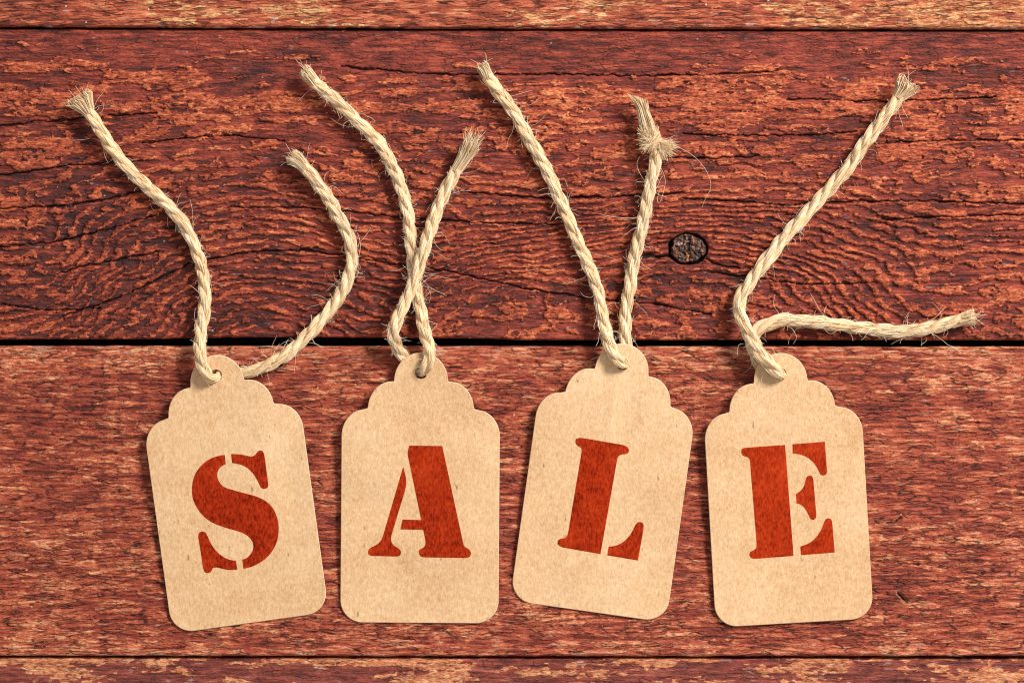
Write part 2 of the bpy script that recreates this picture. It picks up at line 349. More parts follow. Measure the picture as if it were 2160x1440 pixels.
surface = empty('wooden_tabletop')
tag(surface, kind='structure', label='four weathered red painted planks lying side by side with dark gaps between them')
STEP = 1.85
def plank(top_pts, bot_pts, y_fine, field, material, z0, label, seed, round_px=9):
    xs = axis(-340, 2500, -30, 2190, STEP, 9)
    t = np.interp(xs, *zip(*top_pts)) + 1.3 * fbm(xs / 70, xs * 0 + seed, 4, seed)
    b = np.interp(xs, *zip(*bot_pts)) + 1.3 * fbm(xs / 60, xs * 0 + seed + 9, 4, seed + 1)
    T = t.mean(); Bm = b.mean()
    ys = axis(T, Bm, max(T, y_fine[0]), min(Bm, y_fine[1]), STEP, 9)
    v = (ys - ys[0]) / (ys[-1] - ys[0])
    X, V = np.meshgrid(xs, v)
    Y = t[None, :] + V * (b - t)[None, :]
    h, fl, dk, pl, gr = field(X, Y)
    # worn arrises
    de = np.minimum(Y - t[None, :], b[None, :] - Y)
    rr = round_px * (0.8 + 0.5 * perlin(X / 60, Y * 0 + seed, 7))
    e = np.clip(1 - de / np.maximum(rr, 2), 0, 1)
    h = h * (1 - 0.5 * e) - 1.15 * e ** 2.4
    z = (z0 + h) * MM
    W = to_world(X, Y, z)
    ny, nx = X.shape
    # skirts: the plank's sides, 18 mm deep
    lo = np.stack([W[0].copy(), W[-1].copy()]); lo[..., 2] = -18 * MM
    verts = np.concatenate([W.reshape(-1, 3), lo.reshape(-1, 3)])
    idx = np.arange(ny * nx).reshape(ny, nx)
    q = np.stack([idx[1:, :-1], idx[1:, 1:], idx[:-1, 1:], idx[:-1, :-1]], -1).reshape(-1, 4)
    a = ny * nx + np.arange(nx); c = a + nx
    q1 = np.stack([idx[0, :-1], idx[0, 1:], a[1:], a[:-1]], -1)
    q2 = np.stack([idx[-1, 1:], idx[-1, :-1], c[:-1], c[1:]], -1)
    q = np.concatenate([q, q1, q2])
    def ext(A): return np.concatenate([A.ravel(), A[0], A[-1]])
    wear = np.stack([ext(fl), ext(dk), ext(pl), np.ones(len(verts))], -1)  # the dark channel also carries the painted shade under flake edges
    o = mesh_np('plank', verts, q, material, surface, {'wear': ('FLOAT_COLOR', wear), 'grain': ('FLOAT', ext(gr))})
    o['label'] = label
    return o
F = (-10, 1450)
plank([(-340, -590), (2500, -590)], [(-340, 55), (0, 56.5), (900, 60), (2160, 62), (2500, 62)], F, field_top, M_top_plank, 1.9,
      'worn salmon coloured plank along the top edge with close wavy grain', 11)
main = plank([(-340, 60), (0, 61), (900, 64), (2160, 66), (2500, 66)], [(-340, 717), (0, 716), (300, 715), (520, 711), (780, 712), (1000, 714), (1110, 717), (2160, 717.5), (2500, 718)],
      F, field_dark, M_dark_plank, 0.0, 'wide dark red plank with flaking orange layers, long cracks and a knot', 21, 6)
plank([(-340, 729), (0, 729), (2160, 730.5), (2500, 731)], [(-340, 1382), (0, 1382), (1080, 1383), (2160, 1382.5), (2500, 1382)],
      F, field_scale, M_scale_plank, 0.35, 'red plank broken into fine scales, under the four tags', 31, 6)
plank([(-340, 1385), (0, 1385.5), (1300, 1386.5), (2160, 1388), (2500, 1388)], [(-340, 2030), (2500, 2030)],
      F, field_low, M_low_plank, -1.1, 'smoother maroon plank along the bottom edge', 41)
# dark board added under the gaps to keep them black against the world light
m_b, N_, L_, B_ = mat('dark_added_backing'); B_.inputs['Base Color'].default_value = (*lin(30, 20, 18), 1); B_.inputs['Roughness'].default_value = 0.9
wv = N_.new('ShaderNodeTexNoise'); wv.inputs['Scale'].default_value = 60; bpn = N_.new('ShaderNodeBump'); bpn.inputs['Distance'].default_value = 0.001
L_.new(wv.outputs['Fac'], bpn.inputs['Height']); L_.new(bpn.outputs[0], B_.inputs['Normal'])
hw, hh_ = 0.22, 0.20
bv = [(x, y, z) for z in (-0.030, -0.018001) for x, y in ((-hw, -hh_), (hw, -hh_), (hw, hh_), (-hw, hh_))]
mesh_np('added_backing_board', bv, [(4, 5, 6, 7), (3, 2, 1, 0), (0, 1, 5, 4), (1, 2, 6, 5), (2, 3, 7, 6), (3, 0, 4, 7)], m_b, surface, smooth=False)

# the knot, a separate plug of darker end grain set in the main plank
def build_knot():
    m, N, L, B = mat('knot_wood')
    at = N.new('ShaderNodeAttribute'); at.attribute_name = 'wear'
    L.new(at.outputs['Color'], B.inputs['Base Color']); B.inputs['Roughness'].default_value = 0.38
    tc = N.new('ShaderNodeTexCoord'); n = N.new('ShaderNodeTexNoise'); n.inputs['Scale'].default_value = 1400; n.inputs['Detail'].default_value = 4
    L.new(tc.outputs['Object'], n.inputs['Vector'])
    bp = N.new('ShaderNodeBump'); bp.inputs['Strength'].default_value = 0.8; bp.inputs['Distance'].default_value = 0.0006
    L.new(n.outputs['Fac'], bp.inputs['Height']); L.new(bp.outputs[0], B.inputs['Normal'])
    nr, na = 34, 130
    r = np.linspace(0, 1, nr)[:, None]; a = np.linspace(0, 2 * np.pi, na, endpoint=False)[None, :]
    rad = 1 + 0.05 * np.sin(3 * a + 1) + 0.03 * np.sin(7 * a)
    X = KNOT[0] + 39.5 * r * rad * np.cos(a); Y = KNOT[1] + 31.5 * r * rad * np.sin(a)
    lump = fbm(X / 9, Y / 9, 3, 201); f1, f2, cid = worley((X + 3 * lump) / 9, Y / 13, 203)
    crack = np.maximum(sst(0.10, 0.0, f2 - f1), np.clip(1 - np.abs(X - KNOT[0] - 3 - 3 * lump) / 3.0, 0, 1) * (Y > KNOT[1] - 28))
    h = 0.15 + 0.5 * lump - 0.5 * crack + 0.35 * (cid - 0.5) - 2.2 * np.clip((r - 0.86) / 0.14, 0, 1) ** 2
    W = to_world(X, Y, h * MM)
    cols = np.zeros((nr, na, 4)); cols[..., 3] = 1
    dk = np.array(lin(30, 18, 14)); br = np.array(lin(118, 66, 40)); wh = np.array(lin(196, 160, 142)); am = np.array(lin(232, 140, 30))
    t = np.clip(0.35 + 0.9 * lump + 0.6 * (cid - 0.5), 0, 1)[..., None]
    c = dk * (1 - t) + br * t
    whm = (sst(0.1, 0.5, fbm(X / 5, Y / 7, 3, 205)) * sst(KNOT[1] + 6, KNOT[1] - 12, Y))[..., None] * 0.6
    c = c * (1 - whm) + wh * whm
    amm = np.maximum(sst(7, 3, np.hypot(X - KNOT[0] + 1, (Y - KNOT[1] - 17) / 1.5)), 0.8 * sst(5, 2, np.hypot(X - KNOT[0] + 9, Y - KNOT[1] + 29)))[..., None] * sst(-0.2, 0.3, lump)[..., None]
    c = c * (1 - amm) + am * amm
    c = c * (1 - 0.8 * crack[..., None])
    cols[..., :3] = c
    idx = np.arange(nr * na).reshape(nr, na); nxt = np.roll(idx, -1, axis=1)
    q = np.stack([idx[:-1], idx[1:], nxt[1:], nxt[:-1]], -1).reshape(-1, 4)
    q = q[:, ::-1]
    o = mesh_np('knot', W.reshape(-1, 3), q, m, main, {'wear': ('FLOAT_COLOR', cols.reshape(-1, 4))})
    o['label'] = 'round dark brown knot with an amber resin spot'
build_knot()

# ------------------------------------------------------------------ paper tags
def paper_material(name, cut=False, shift=1.0):
    m, N, L, B = mat(name)
    tc = N.new('ShaderNodeTexCoord')
    def noise(scale, det, rg, s=(1, 1, 1), rot=0.0):
        mp = N.new('ShaderNodeMapping'); mp.inputs['Scale'].default_value = s; mp.inputs['Rotation'].default_value = (0, 0, rot)
        mp.inputs['Location'].default_value = (shift, shift * 0.7, 0)
        L.new(tc.outputs['Object'], mp.inputs['Vector'])
        n = N.new('ShaderNodeTexNoise'); n.inputs['Scale'].default_value = scale; n.inputs['Detail'].default_value = det; n.inputs['Roughness'].default_value = rg
        L.new(mp.outputs[0], n.inputs['Vector']); return n.outputs['Fac']
    blot = noise(90, 3, 0.55); fib = noise(2300, 3, 0.75, (1.0, 0.5, 1)); fib2 = noise(1000, 3, 0.65, (1.0, 0.6, 1), 0.3)
    def mth(op, a, b):
        n = N.new('ShaderNodeMath'); n.operation = op
        for i, v in enumerate((a, b)):
            if isinstance(v, (int, float)): n.inputs[i].default_value = v
            else: L.new(v, n.inputs[i])
        return n.outputs[0]
    t = mth('ADD', mth('ADD', mth('MULTIPLY', noise(22, 2, 0.5), 0.16), mth('MULTIPLY', blot, 0.14)), mth('ADD', mth('MULTIPLY', fib, 0.40), mth('MULTIPLY', fib2, 0.30)))
    r = N.new('ShaderNodeValToRGB'); L.new(t, r.inputs[0]); e = r.color_ramp.elements
    if not cut:
        e[0].position = 0.34; e[0].color = (*lin(184, 137, 94), 1); e[1].position = 0.66; e[1].color = (*lin(236, 203, 164), 1)
        x = r.color_ramp.elements.new(0.5); x.color = (*lin(215, 175, 131), 1)
    else:
        e[0].position = 0.3; e[0].color = (*lin(226, 190, 150), 1); e[1].position = 0.7; e[1].color = (*lin(250, 228, 196), 1)
    # stray dark fibres and flecks
    fl = N.new('ShaderNodeTexNoise'); mp = N.new('ShaderNodeMapping'); mp.inputs['Scale'].default_value = (1, 0.4, 1); mp.inputs['Rotation'].default_value = (0, 0, 0.5)
    L.new(tc.outputs['Object'], mp.inputs['Vector']); L.new(mp.outputs[0], fl.inputs['Vector']); fl.inputs['Scale'].default_value = 620; fl.inputs['Detail'].default_value = 1
    s = N.new('ShaderNodeMapRange'); s.inputs[1].default_value = 0.735; s.inputs[2].default_value = 0.79; s.inputs[3].default_value = 0; s.inputs[4].default_value = 0.55
    L.new(fl.outputs['Fac'], s.inputs[0])
    mx = N.new('ShaderNodeMix'); mx.data_type = 'RGBA'; L.new(s.outputs[0], mx.inputs[0]); L.new(r.outputs[0], mx.inputs[6]); mx.inputs[7].default_value = (*lin(96, 62, 40), 1)
    L.new(mx.outputs[2], B.inputs['Base Color']); B.inputs['Roughness'].default_value = 0.85; B.inputs['Specular IOR Level'].default_value = 0.2
    bp = N.new('ShaderNodeBump'); bp.inputs['Strength'].default_value = 0.35; bp.inputs['Distance'].default_value = 0.00012
    L.new(fib, bp.inputs['Height']); L.new(bp.outputs[0], B.inputs['Normal'])
    return m
def ink_material(tone):
    m, N, L, B = mat('red_stencil_ink')
    tc = N.new('ShaderNodeTexCoord')
    n1 = N.new('ShaderNodeTexNoise'); n1.inputs['Scale'].default_value = 1500; n1.inputs['Detail'].default_value = 4; n1.inputs['Roughness'].default_value = 0.7
    n2 = N.new('ShaderNodeTexNoise'); n2.inputs['Scale'].default_value = 130; n2.inputs['Detail'].default_value = 4
    mp = N.new('ShaderNodeMapping'); mp.inputs['Scale'].default_value = (1, 0.45, 1)
    L.new(tc.outputs['Object'], mp.inputs[0]); L.new(mp.outputs[0], n1.inputs['Vector']); L.new(tc.outputs['Object'], n2.inputs['Vector'])
    a = N.new('ShaderNodeMath'); a.operation = 'MULTIPLY_ADD'; L.new(n2.outputs['Fac'], a.inputs[0]); a.inputs[1].default_value = 0.30
    b = N.new('ShaderNodeMath'); b.operation = 'MULTIPLY'; L.new(n1.outputs['Fac'], b.inputs[0]); b.inputs[1].default_value = 0.86; L.new(b.outputs[0], a.inputs[2])
    r = N.new('ShaderNodeValToRGB'); L.new(a.outputs[0], r.inputs[0]); e = r.color_ramp.elements
    e[0].position = 0.40 - tone; e[0].color = (*lin(66, 14, 4), 1); e[1].position = 0.80 - tone; e[1].color = (*lin(186, 60, 22), 1)
    x = r.color_ramp.elements.new(0.56 - tone); x.color = (*lin(142, 34, 8), 1)
    L.new(r.outputs[0], B.inputs['Base Color']); B.inputs['Roughness'].default_value = 0.9; B.inputs['Specular IOR Level'].default_value = 0.06
    return m
M_cut = paper_material('cut_paper_edge', True); M_ink = None

def card_outline():
    p = []
    def arc(cx, cy, rx, ry, a0, a1, n):
        for i in range(n + 1):
            a = math.radians(a0 + (a1 - a0) * i / n); p.append((cx + rx * math.cos(a), cy - ry * math.sin(a)))
    arc(0, 57, 56, 57, 90, 2, 22)
    p.append((57.5, 60.5))
    arc(62, 118, 49, 57, 86, 4, 16)
    p.append((112.5, 117.5))
    arc(118, 175, 48, 55, 85, 0, 16)
    arc(166 - 47, 567 - 47, 47, 47, 0, -90, 14)
    right = p[:]
    left = [(-x, y) for x, y in right[::-1] if abs(x) > 0.5]
    return right + left
def chaikin(poly, it=3, corner=42):
    P = [np.array(q, float) for q in poly]; n = len(P); sharp = []
    for i in range(n):
        a = P[i] - P[i - 1]; b = P[(i + 1) % n] - P[i]
        ang = abs(math.degrees(math.atan2(a[0] * b[1] - a[1] * b[0], a.dot(b)))); sharp.append(ang > corner)
    for _ in range(it):
        Q = []; sh = []; n = len(P)
        for i in range(n):
            if sharp[i]: Q.append(P[i]); sh.append(True); continue
            a = P[i - 1] - P[i]; b = P[(i + 1) % n] - P[i]; la = np.linalg.norm(a); lb = np.linalg.norm(b)
            d = 0.27 * min(la, lb)
            Q.append(P[i] + a / la * d); sh.append(False); Q.append(P[i] + b / lb * d); sh.append(False)
        P = Q; sharp = sh
    return [tuple(q) for q in P]
def inside(px, py, poly):
    poly = np.array(poly); x0, y0 = poly[:, 0], poly[:, 1]; x1, y1 = np.roll(x0, -1), np.roll(y0, -1)
    c = ((y0[None] > py[:, None]) != (y1[None] > py[:, None])) & (px[:, None] < (x1 - x0)[None] * (py[:, None] - y0[None]) / ((y1 - y0)[None] + 1e-12) + x0[None])
    return c.sum(1) % 2 == 1
def densify(lp, step=7.0):
    out = []
    for i, a in enumerate(lp):
        b = lp[(i + 1) % len(lp)]; d = math.hypot(b[0] - a[0], b[1] - a[1]); k = max(1, int(d / step))
        out += [(a[0] + (b[0] - a[0]) * j / k, a[1] + (b[1] - a[1]) * j / k) for j in range(k)]
    return out
def triangulate(loops, spacing, hole=None):
    loops = [densify(l) for l in loops]
    pts = []; edges = []
    for lp in loops + ([hole] if hole else []):
        k = len(pts); n = len(lp); pts += [Vector(q) for q in lp]; edges += [(k + i, k + (i + 1) % n) for i in range(n)]
    allp = np.array([q for lp in loops for q in lp])
    gx, gy = np.meshgrid(np.arange(allp[:, 0].min(), allp[:, 0].max(), spacing), np.arange(allp[:, 1].min(), allp[:, 1].max(), spacing))
    gx = gx.ravel() + 0.37; gy = gy.ravel() + 0.23
    ok = np.zeros(len(gx), bool)
    for lp in loops: ok |= inside(gx, gy, lp)
    if hole: ok &= ~inside(gx, gy, hole)
    pts += [Vector((a, b)) for a, b in zip(gx[ok], gy[ok])]
    V, E, Fc, *_ = delaunay_2d_cdt(pts, edges, [], 0, 1e-4)
    V = np.array([(v.x, v.y) for v in V]); Fc = np.array([f for f in Fc if len(f) == 3])
    c = V[Fc].mean(1); ok = np.zeros(len(Fc), bool)
    for lp in loops: ok |= inside(c[:, 0], c[:, 1], lp)
    if hole: ok &= ~inside(c[:, 0], c[:, 1], hole)
    return V, Fc[ok]

OUT = card_outline()
HOLE_R = 13.0
HOLE = [(HOLE_R * math.cos(2 * math.pi * i / 36), 42 + HOLE_R * math.sin(2 * math.pi * i / 36)) for i in range(36)]
CARD_V, CARD_F = triangulate([OUT], 7.0, HOLE)

def make_tag(letter, centre, angle, label, seed, loops_px, lift=(1.0, 4.7), crease=None, ink=0.0):
    """centre = middle of the top lobe in the photograph, angle = lean in degrees"""
    a = math.radians(angle); dn = np.array([math.sin(a), math.cos(a)]); rt = np.array([math.cos(a), -math.sin(a)])
    C0 = np.array(centre) - dn * 57
    def pix(u, v): return C0[0] + rt[0] * u + dn[0] * v, C0[1] + rt[1] * u + dn[1] * v
    def z(u, v):
        t = np.clip((567 - v) / 525, 0, 1.1)
        zz = lift[0] + (lift[1] - lift[0]) * t ** 1.35
        zz = zz + 0.42 * perlin(u / 170 + seed, v / 190, 300 + seed) + 0.10 * perlin(u / 60, v / 80 + seed, 310 + seed)
        zz = zz + 0.5 * (np.abs(u) / 166) ** 3 * 0.4 * np.clip((v - 200) / 300, 0, 1)
        if crease: 
            for (cu, cv, su, sv, amp) in crease: zz = zz + amp * np.exp(-((u - cu) / su) ** 2 - ((v - cv) / sv) ** 2)
        return zz * MM
    org = to_world(np.array([centre[0]]), np.array([centre[1]]), np.array([0.0]))[0]
    root = empty('paper_tag', tuple(org))
    tag(root, label=label, category='paper tag', group='kraft paper tags in a row')
    TH = 0.42 * MM
    u, v = CARD_V[:, 0], CARD_V[:, 1]
    x, y = pix(u, v); zt = z(u, v)
    top = to_world(x, y, zt) - org; bot = top.copy(); bot[:, :2] = bot[:, :2].mean(0) + (bot[:, :2] - bot[:, :2].mean(0)) * 1.005; bot[:, 2] -= TH
    n = len(u); F1 = CARD_F
    # orientation: make faces look up
    e1 = top[F1[:, 1]] - top[F1[:, 0]]; e2 = top[F1[:, 2]] - top[F1[:, 0]]
    up = np.cross(e1, e2)[:, 2] > 0; F1 = np.where(up[:, None], F1, F1[:, ::-1])
    # boundary edges -> rim
    ed = {}
    for t_ in F1:
        for i in range(3):
            k = (t_[i], t_[(i + 1) % 3]); ed[k] = 1
    rim = [(a_, b_) for (a_, b_) in ed if (b_, a_) not in ed]
    rq = [(b_, a_, a_ + n, b_ + n) for a_, b_ in rim]
    verts = np.concatenate([top, bot]); tris = np.concatenate([F1, F1[:, ::-1] + n])
    mp = paper_material('kraft_paper_' + letter.lower(), False, seed * 0.31)
    card = mesh_np('card', verts, rq, mp, root, tris=tris)
    card.data.materials.append(M_cut)
    nq = len(rq); mi = np.zeros(len(card.data.polygons), dtype=np.int32); mi[:nq] = 1
    card.data.polygons.foreach_set('material_index', mi)
    sm = np.ones(len(mi), bool); sm[:nq] = False
    card.data.polygons.foreach_set('use_smooth', sm)
    import bmesh
    bm = bmesh.new(); bm.from_mesh(card.data)
    es = [e for e in bm.edges if len(e.link_faces) == 2 and len({f.material_index for f in e.link_faces}) == 2]
    for e in es: e.smooth = False
    bm.to_mesh(card.data); bm.free()
    # the printed letter: the ink follows the card
    loops = []
    for lp in loops_px:
        q = np.array(lp) - C0; loops.append([tuple(t_) for t_ in chaikin(np.stack([q @ rt, q @ dn], -1))])
    V, Fl = triangulate(loops, 7.0)
    x, y = pix(V[:, 0], V[:, 1]); P = to_world(x, y, z(V[:, 0], V[:, 1]) + 0.045 * MM) - org
    e1 = P[Fl[:, 1]] - P[Fl[:, 0]]; e2 = P[Fl[:, 2]] - P[Fl[:, 0]]
    up = np.cross(e1, e2)[:, 2] > 0; Fl = np.where(up[:, None], Fl, Fl[:, ::-1])
    mesh_np('letter', P, None, ink_material(ink), root, tris=Fl)
    def card_z(px, py):
        q = np.array([px, py]) - C0; return float(z(np.array([q @ rt]), np.array([q @ dn]))[0]) / MM
    return card_z
def Z(pts, sc, ox, oy): return [(ox + x / sc, oy + y / sc) for x, y in pts]
S_L = [Z(p, 4.5, 380, 920) for p in (
 [(423,174),(370,182),(310,200),(250,232),(195,280),(150,340),(122,410),(112,480),(112,550),(125,610),(155,670),(200,735),(260,790),(330,830),(420,862),(500,885),(570,905),(630,932),(675,975),(697,1025),(693,1075),(668,1120),(630,1155),(590,1168),(600,1254),(660,1243),(730,1213),(800,1170),(860,1110),(905,1040),(930,960),(938,870),(928,790),(900,710),(855,645),(795,600),(730,570),(650,548),(570,527),(490,505),(430,487),(385,455),(358,410),(350,365),(360,320),(390,283),(433,261)],
 [(483,167),(540,167),(600,175),(650,187),(680,190),(705,184),(722,160),(740,138),(762,130),(782,137),(795,160),(805,210),(838,460),(835,480),(818,493),(795,497),(775,492),(762,478),(740,430),(710,375),(670,325),(620,285),(560,262),(494,252)],
 [(170,945),(178,915),(200,900),(225,900),(243,912),(262,950),(285,1000),(320,1060),(370,1115),(430,1155),(480,1172),(528,1178),(543,1262),(480,1268),(420,1260),(370,1246),(335,1240),(312,1248),(298,1275),(280,1292),(255,1297),(232,1285),(218,1250),(200,1130)])]
A_L = [Z(p, 4.8, 740, 910) for p in (
 [(592,140),(926,145),(1128,1080),(1142,1150),(1165,1172),(1200,1190),(1218,1225),(1215,1250),(1195,1272),(1160,1277),(730,1270),(700,1255),(688,1228),(692,1198),(710,1183),(738,1172),(755,1145),(757,1110),(733,992),(503,988),(523,888),(713,893),(572,215)],
 [(531,353),(573,518),(408,1060),(405,1090),(415,1125),(440,1155),(480,1175),(505,1200),(510,1225),(500,1250),(478,1262),(205,1256),(182,1245),(173,1222),(180,1190),(205,1170),(250,1150),(290,1120),(315,1085),(330,1040)])]
L_L = [Z(p, 4.5, 1130, 890) for p in (
 [(375,180),(385,158),(410,148),(450,150),(840,218),(870,232),(887,265),(880,290),(855,303),(815,306),(790,318),(775,345),(615,1250),(260,1188),(225,1175),(206,1150),(212,1120),(235,1103),(262,1100),(288,1093),(305,1065),(437,275),(437,255),(428,240),(400,225),(382,208)],
 [(693,1179),(740,1176),(790,1160),(840,1130),(880,1090),(915,1040),(945,975),(965,950),(990,944),(1015,953),(1026,975),(1024,1010),(971,1311),(680,1262)])]
E_L = [Z(p, 4.8, 1530, 900) for p in (
 [(160,255),(165,228),(185,213),(230,208),(605,182),(691,1303),(290,1334),(260,1325),(242,1295),(252,1262),(290,1245),(312,1225),(318,1195),(250,350),(243,320),(225,305),(190,297),(168,280)],
 [(679,175),(1007,149),(1030,450),(1025,475),(1008,488),(985,490),(963,483),(945,445),(920,395),(880,345),(830,305),(770,280),(683,268)],
 [(715,680),(750,655),(785,620),(807,570),(815,525),(828,500),(850,490),(875,494),(890,520),(921,885),(920,915),(905,935),(882,940),(862,930),(845,895),(820,845),(785,800),(755,780),(721,773)],
 [(760,1208),(820,1190),(880,1155),(940,1095),(980,1020),(1005,950),(1022,928),(1045,922),(1070,930),(1082,960),(1108,1269),(765,1296)])]
zS = make_tag('S', (458, 807), 7.9, 'brown kraft paper tag printed with a red stencil letter S, leaning left', 1, S_L, crease=[(120, 290, 26, 120, -0.25)])
zA = make_tag('A', (888, 802), -0.4, 'brown kraft paper tag printed with a red stencil letter A, hanging straight', 2, A_L, crease=[(-120, 260, 70, 30, 0.3)], ink=0.03)
zL = make_tag('L', (1311.5, 783), -8.0, 'brown kraft paper tag printed with a red stencil letter L, leaning right', 3, L_L, crease=[(-8, 140, 12, 70, 0.35), (25, 110, 20, 70, -0.35)], ink=0.035)
zE = make_tag('E', (1647, 803), 3.3, 'brown kraft paper tag printed with a red stencil letter E, at the right end', 4, E_L, lift=(1.4, 4.7), ink=0.07)

# ------------------------------------------------------------------ jute twine
def jute_material():
    m, N, L, B = mat('jute_fibre')
    at = N.new('ShaderNodeAttribute'); at.attribute_name = 'tint'
    tc = N.new('ShaderNodeTexCoord'); n = N.new('ShaderNodeTexNoise'); n.inputs['Scale'].default_value = 420; n.inputs['Detail'].default_value = 4
    L.new(tc.outputs['Object'], n.inputs['Vector'])
    a = N.new('ShaderNodeMath'); a.operation = 'MULTIPLY_ADD'; L.new(n.outputs['Fac'], a.inputs[0]); a.inputs[1].default_value = 0.5; L.new(at.outputs['Fac'], a.inputs[2])
    r = N.new('ShaderNodeValToRGB'); L.new(a.outputs[0], r.inputs[0]); e = r.color_ramp.elements
    e[0].position = 0.2; e[0].color = (*lin(168, 120, 74), 1); e[1].position = 1.0; e[1].color = (*lin(255, 242, 218), 1)
    x = e.new(0.55); x.color = (*lin(224, 188, 140), 1); x = e.new(0.78); x.color = (*lin(246, 220, 180), 1)
    L.new(r.outputs[0], B.inputs['Base Color']); B.inputs['Roughness'].default_value = 0.55
    B.inputs['Specular IOR Level'].default_value = 0.35
    return m
M_jute = jute_material()
rng = np.random.default_rng(7)

def smooth_path(pts, step=1.6):
    P = np.array(pts, float); P = np.vstack([2 * P[0] - P[1], P, 2 * P[-1] - P[-2]])
    out = []
    for i in range(1, len(P) - 2):
        p0, p1, p2, p3 = P[i - 1], P[i], P[i + 1], P[i + 2]
        n = max(3, int(np.linalg.norm(p2 - p1) / step))
        t = np.linspace(0, 1, n, endpoint=False)[:, None]
        # centripetal-ish tangents
        l0 = np.linalg.norm(p1 - p0) + 1e-6; l1 = np.linalg.norm(p2 - p1) + 1e-6; l2 = np.linalg.norm(p3 - p2) + 1e-6
        m1 = ((p1 - p0) / l0 + (p2 - p1) / l1) * 0.5 * l1; m2 = ((p2 - p1) / l1 + (p3 - p2) / l2) * 0.5 * l1
        h00 = 2 * t ** 3 - 3 * t ** 2 + 1; h10 = t ** 3 - 2 * t ** 2 + t; h01 = -2 * t ** 3 + 3 * t ** 2; h11 = t ** 3 - t ** 2
        out.append(h00 * p1 + h10 * m1 + h01 * p2 + h11 * m2)
    out.append(P[-2][None]); Q = np.vstack(out)
    # smooth and resample evenly
    for _ in range(6): Q[1:-1] = 0.25 * Q[:-2] + 0.5 * Q[1:-1] + 0.25 * Q[2:]
    d = np.concatenate([[0], np.cumsum(np.linalg.norm(np.diff(Q, axis=0), axis=1))])
    s = np.arange(0, d[-1], step)
    return np.stack([np.interp(s, d, Q[:, k]) for k in range(3)], -1), s
def frames(P):
    T = np.gradient(P, axis=0); T /= np.linalg.norm(T, axis=1)[:, None]
    R = np.zeros_like(T); r = np.cross(T[0], [0, 0, 1.0]); r /= np.linalg.norm(r); R[0] = r
    for i in range(1, len(T)):
        r = r - T[i] * r.dot(T[i]); r /= np.linalg.norm(r); R[i] = r
    return T, R, np.cross(R, T)
class Bag:
    """collects small tubes into one mesh"""
    def __init__(s): s.v = []; s.q = []; s.t = []; s.n = 0
    def tube(s, C, R, N, rad, sides, tint):
        n = len(C); a = np.arange(sides) * 2 * np.pi / sides
        rad = np.asarray(rad)
        if rad.ndim == 0: rad = np.full((n, sides), float(rad))
        elif rad.ndim == 1: rad = np.repeat(rad[:, None], sides, 1)
        V = C[:, None, :] + rad[..., None] * (np.cos(a)[None, :, None] * R[:, None, :] + np.sin(a)[None, :, None] * N[:, None, :])
        idx = np.arange(n * sides).reshape(n, sides) + s.n; nx = np.roll(idx, -1, 1)
        s.q.append(np.stack([idx[:-1], nx[:-1], nx[1:], idx[1:]], -1).reshape(-1, 4))
        s.v.append(V.reshape(-1, 3)); tt = np.asarray(tint, float)
        s.t.append(np.broadcast_to(tt if tt.ndim == 2 else (tt[:, None] if tt.ndim == 1 else tt), (n, sides)).ravel()); s.n += n * sides
    def hair(s, C, rad, tint, sides=3):
        T = np.gradient(C, axis=0); T /= (np.linalg.norm(T, axis=1)[:, None] + 1e-12)
        up = np.array([0.13, 0.21, 0.97]); R = np.cross(T, up); R /= (np.linalg.norm(R, axis=1)[:, None] + 1e-9)
        N = np.cross(R, T); n = len(C); taper = np.ones(n); taper[-1] = 0.25
        s.tube(C, R, N, rad * taper, sides, tint)
    def build(s, name, parent, org):
        v = np.concatenate(s.v) - org
        return mesh_np(name, v, np.concatenate(s.q), M_jute, parent, {'tint': ('FLOAT', np.concatenate(s.t))})
def px3(pts):
    """(photo x, photo y, z mm) -> metres"""
    P = np.array(pts, float); return to_world(P[:, 0], P[:, 1], P[:, 2] * MM)
PX = S
def clampz(C, z=0.0005):
    C[:, 2] = np.maximum(C[:, 2], z); return C

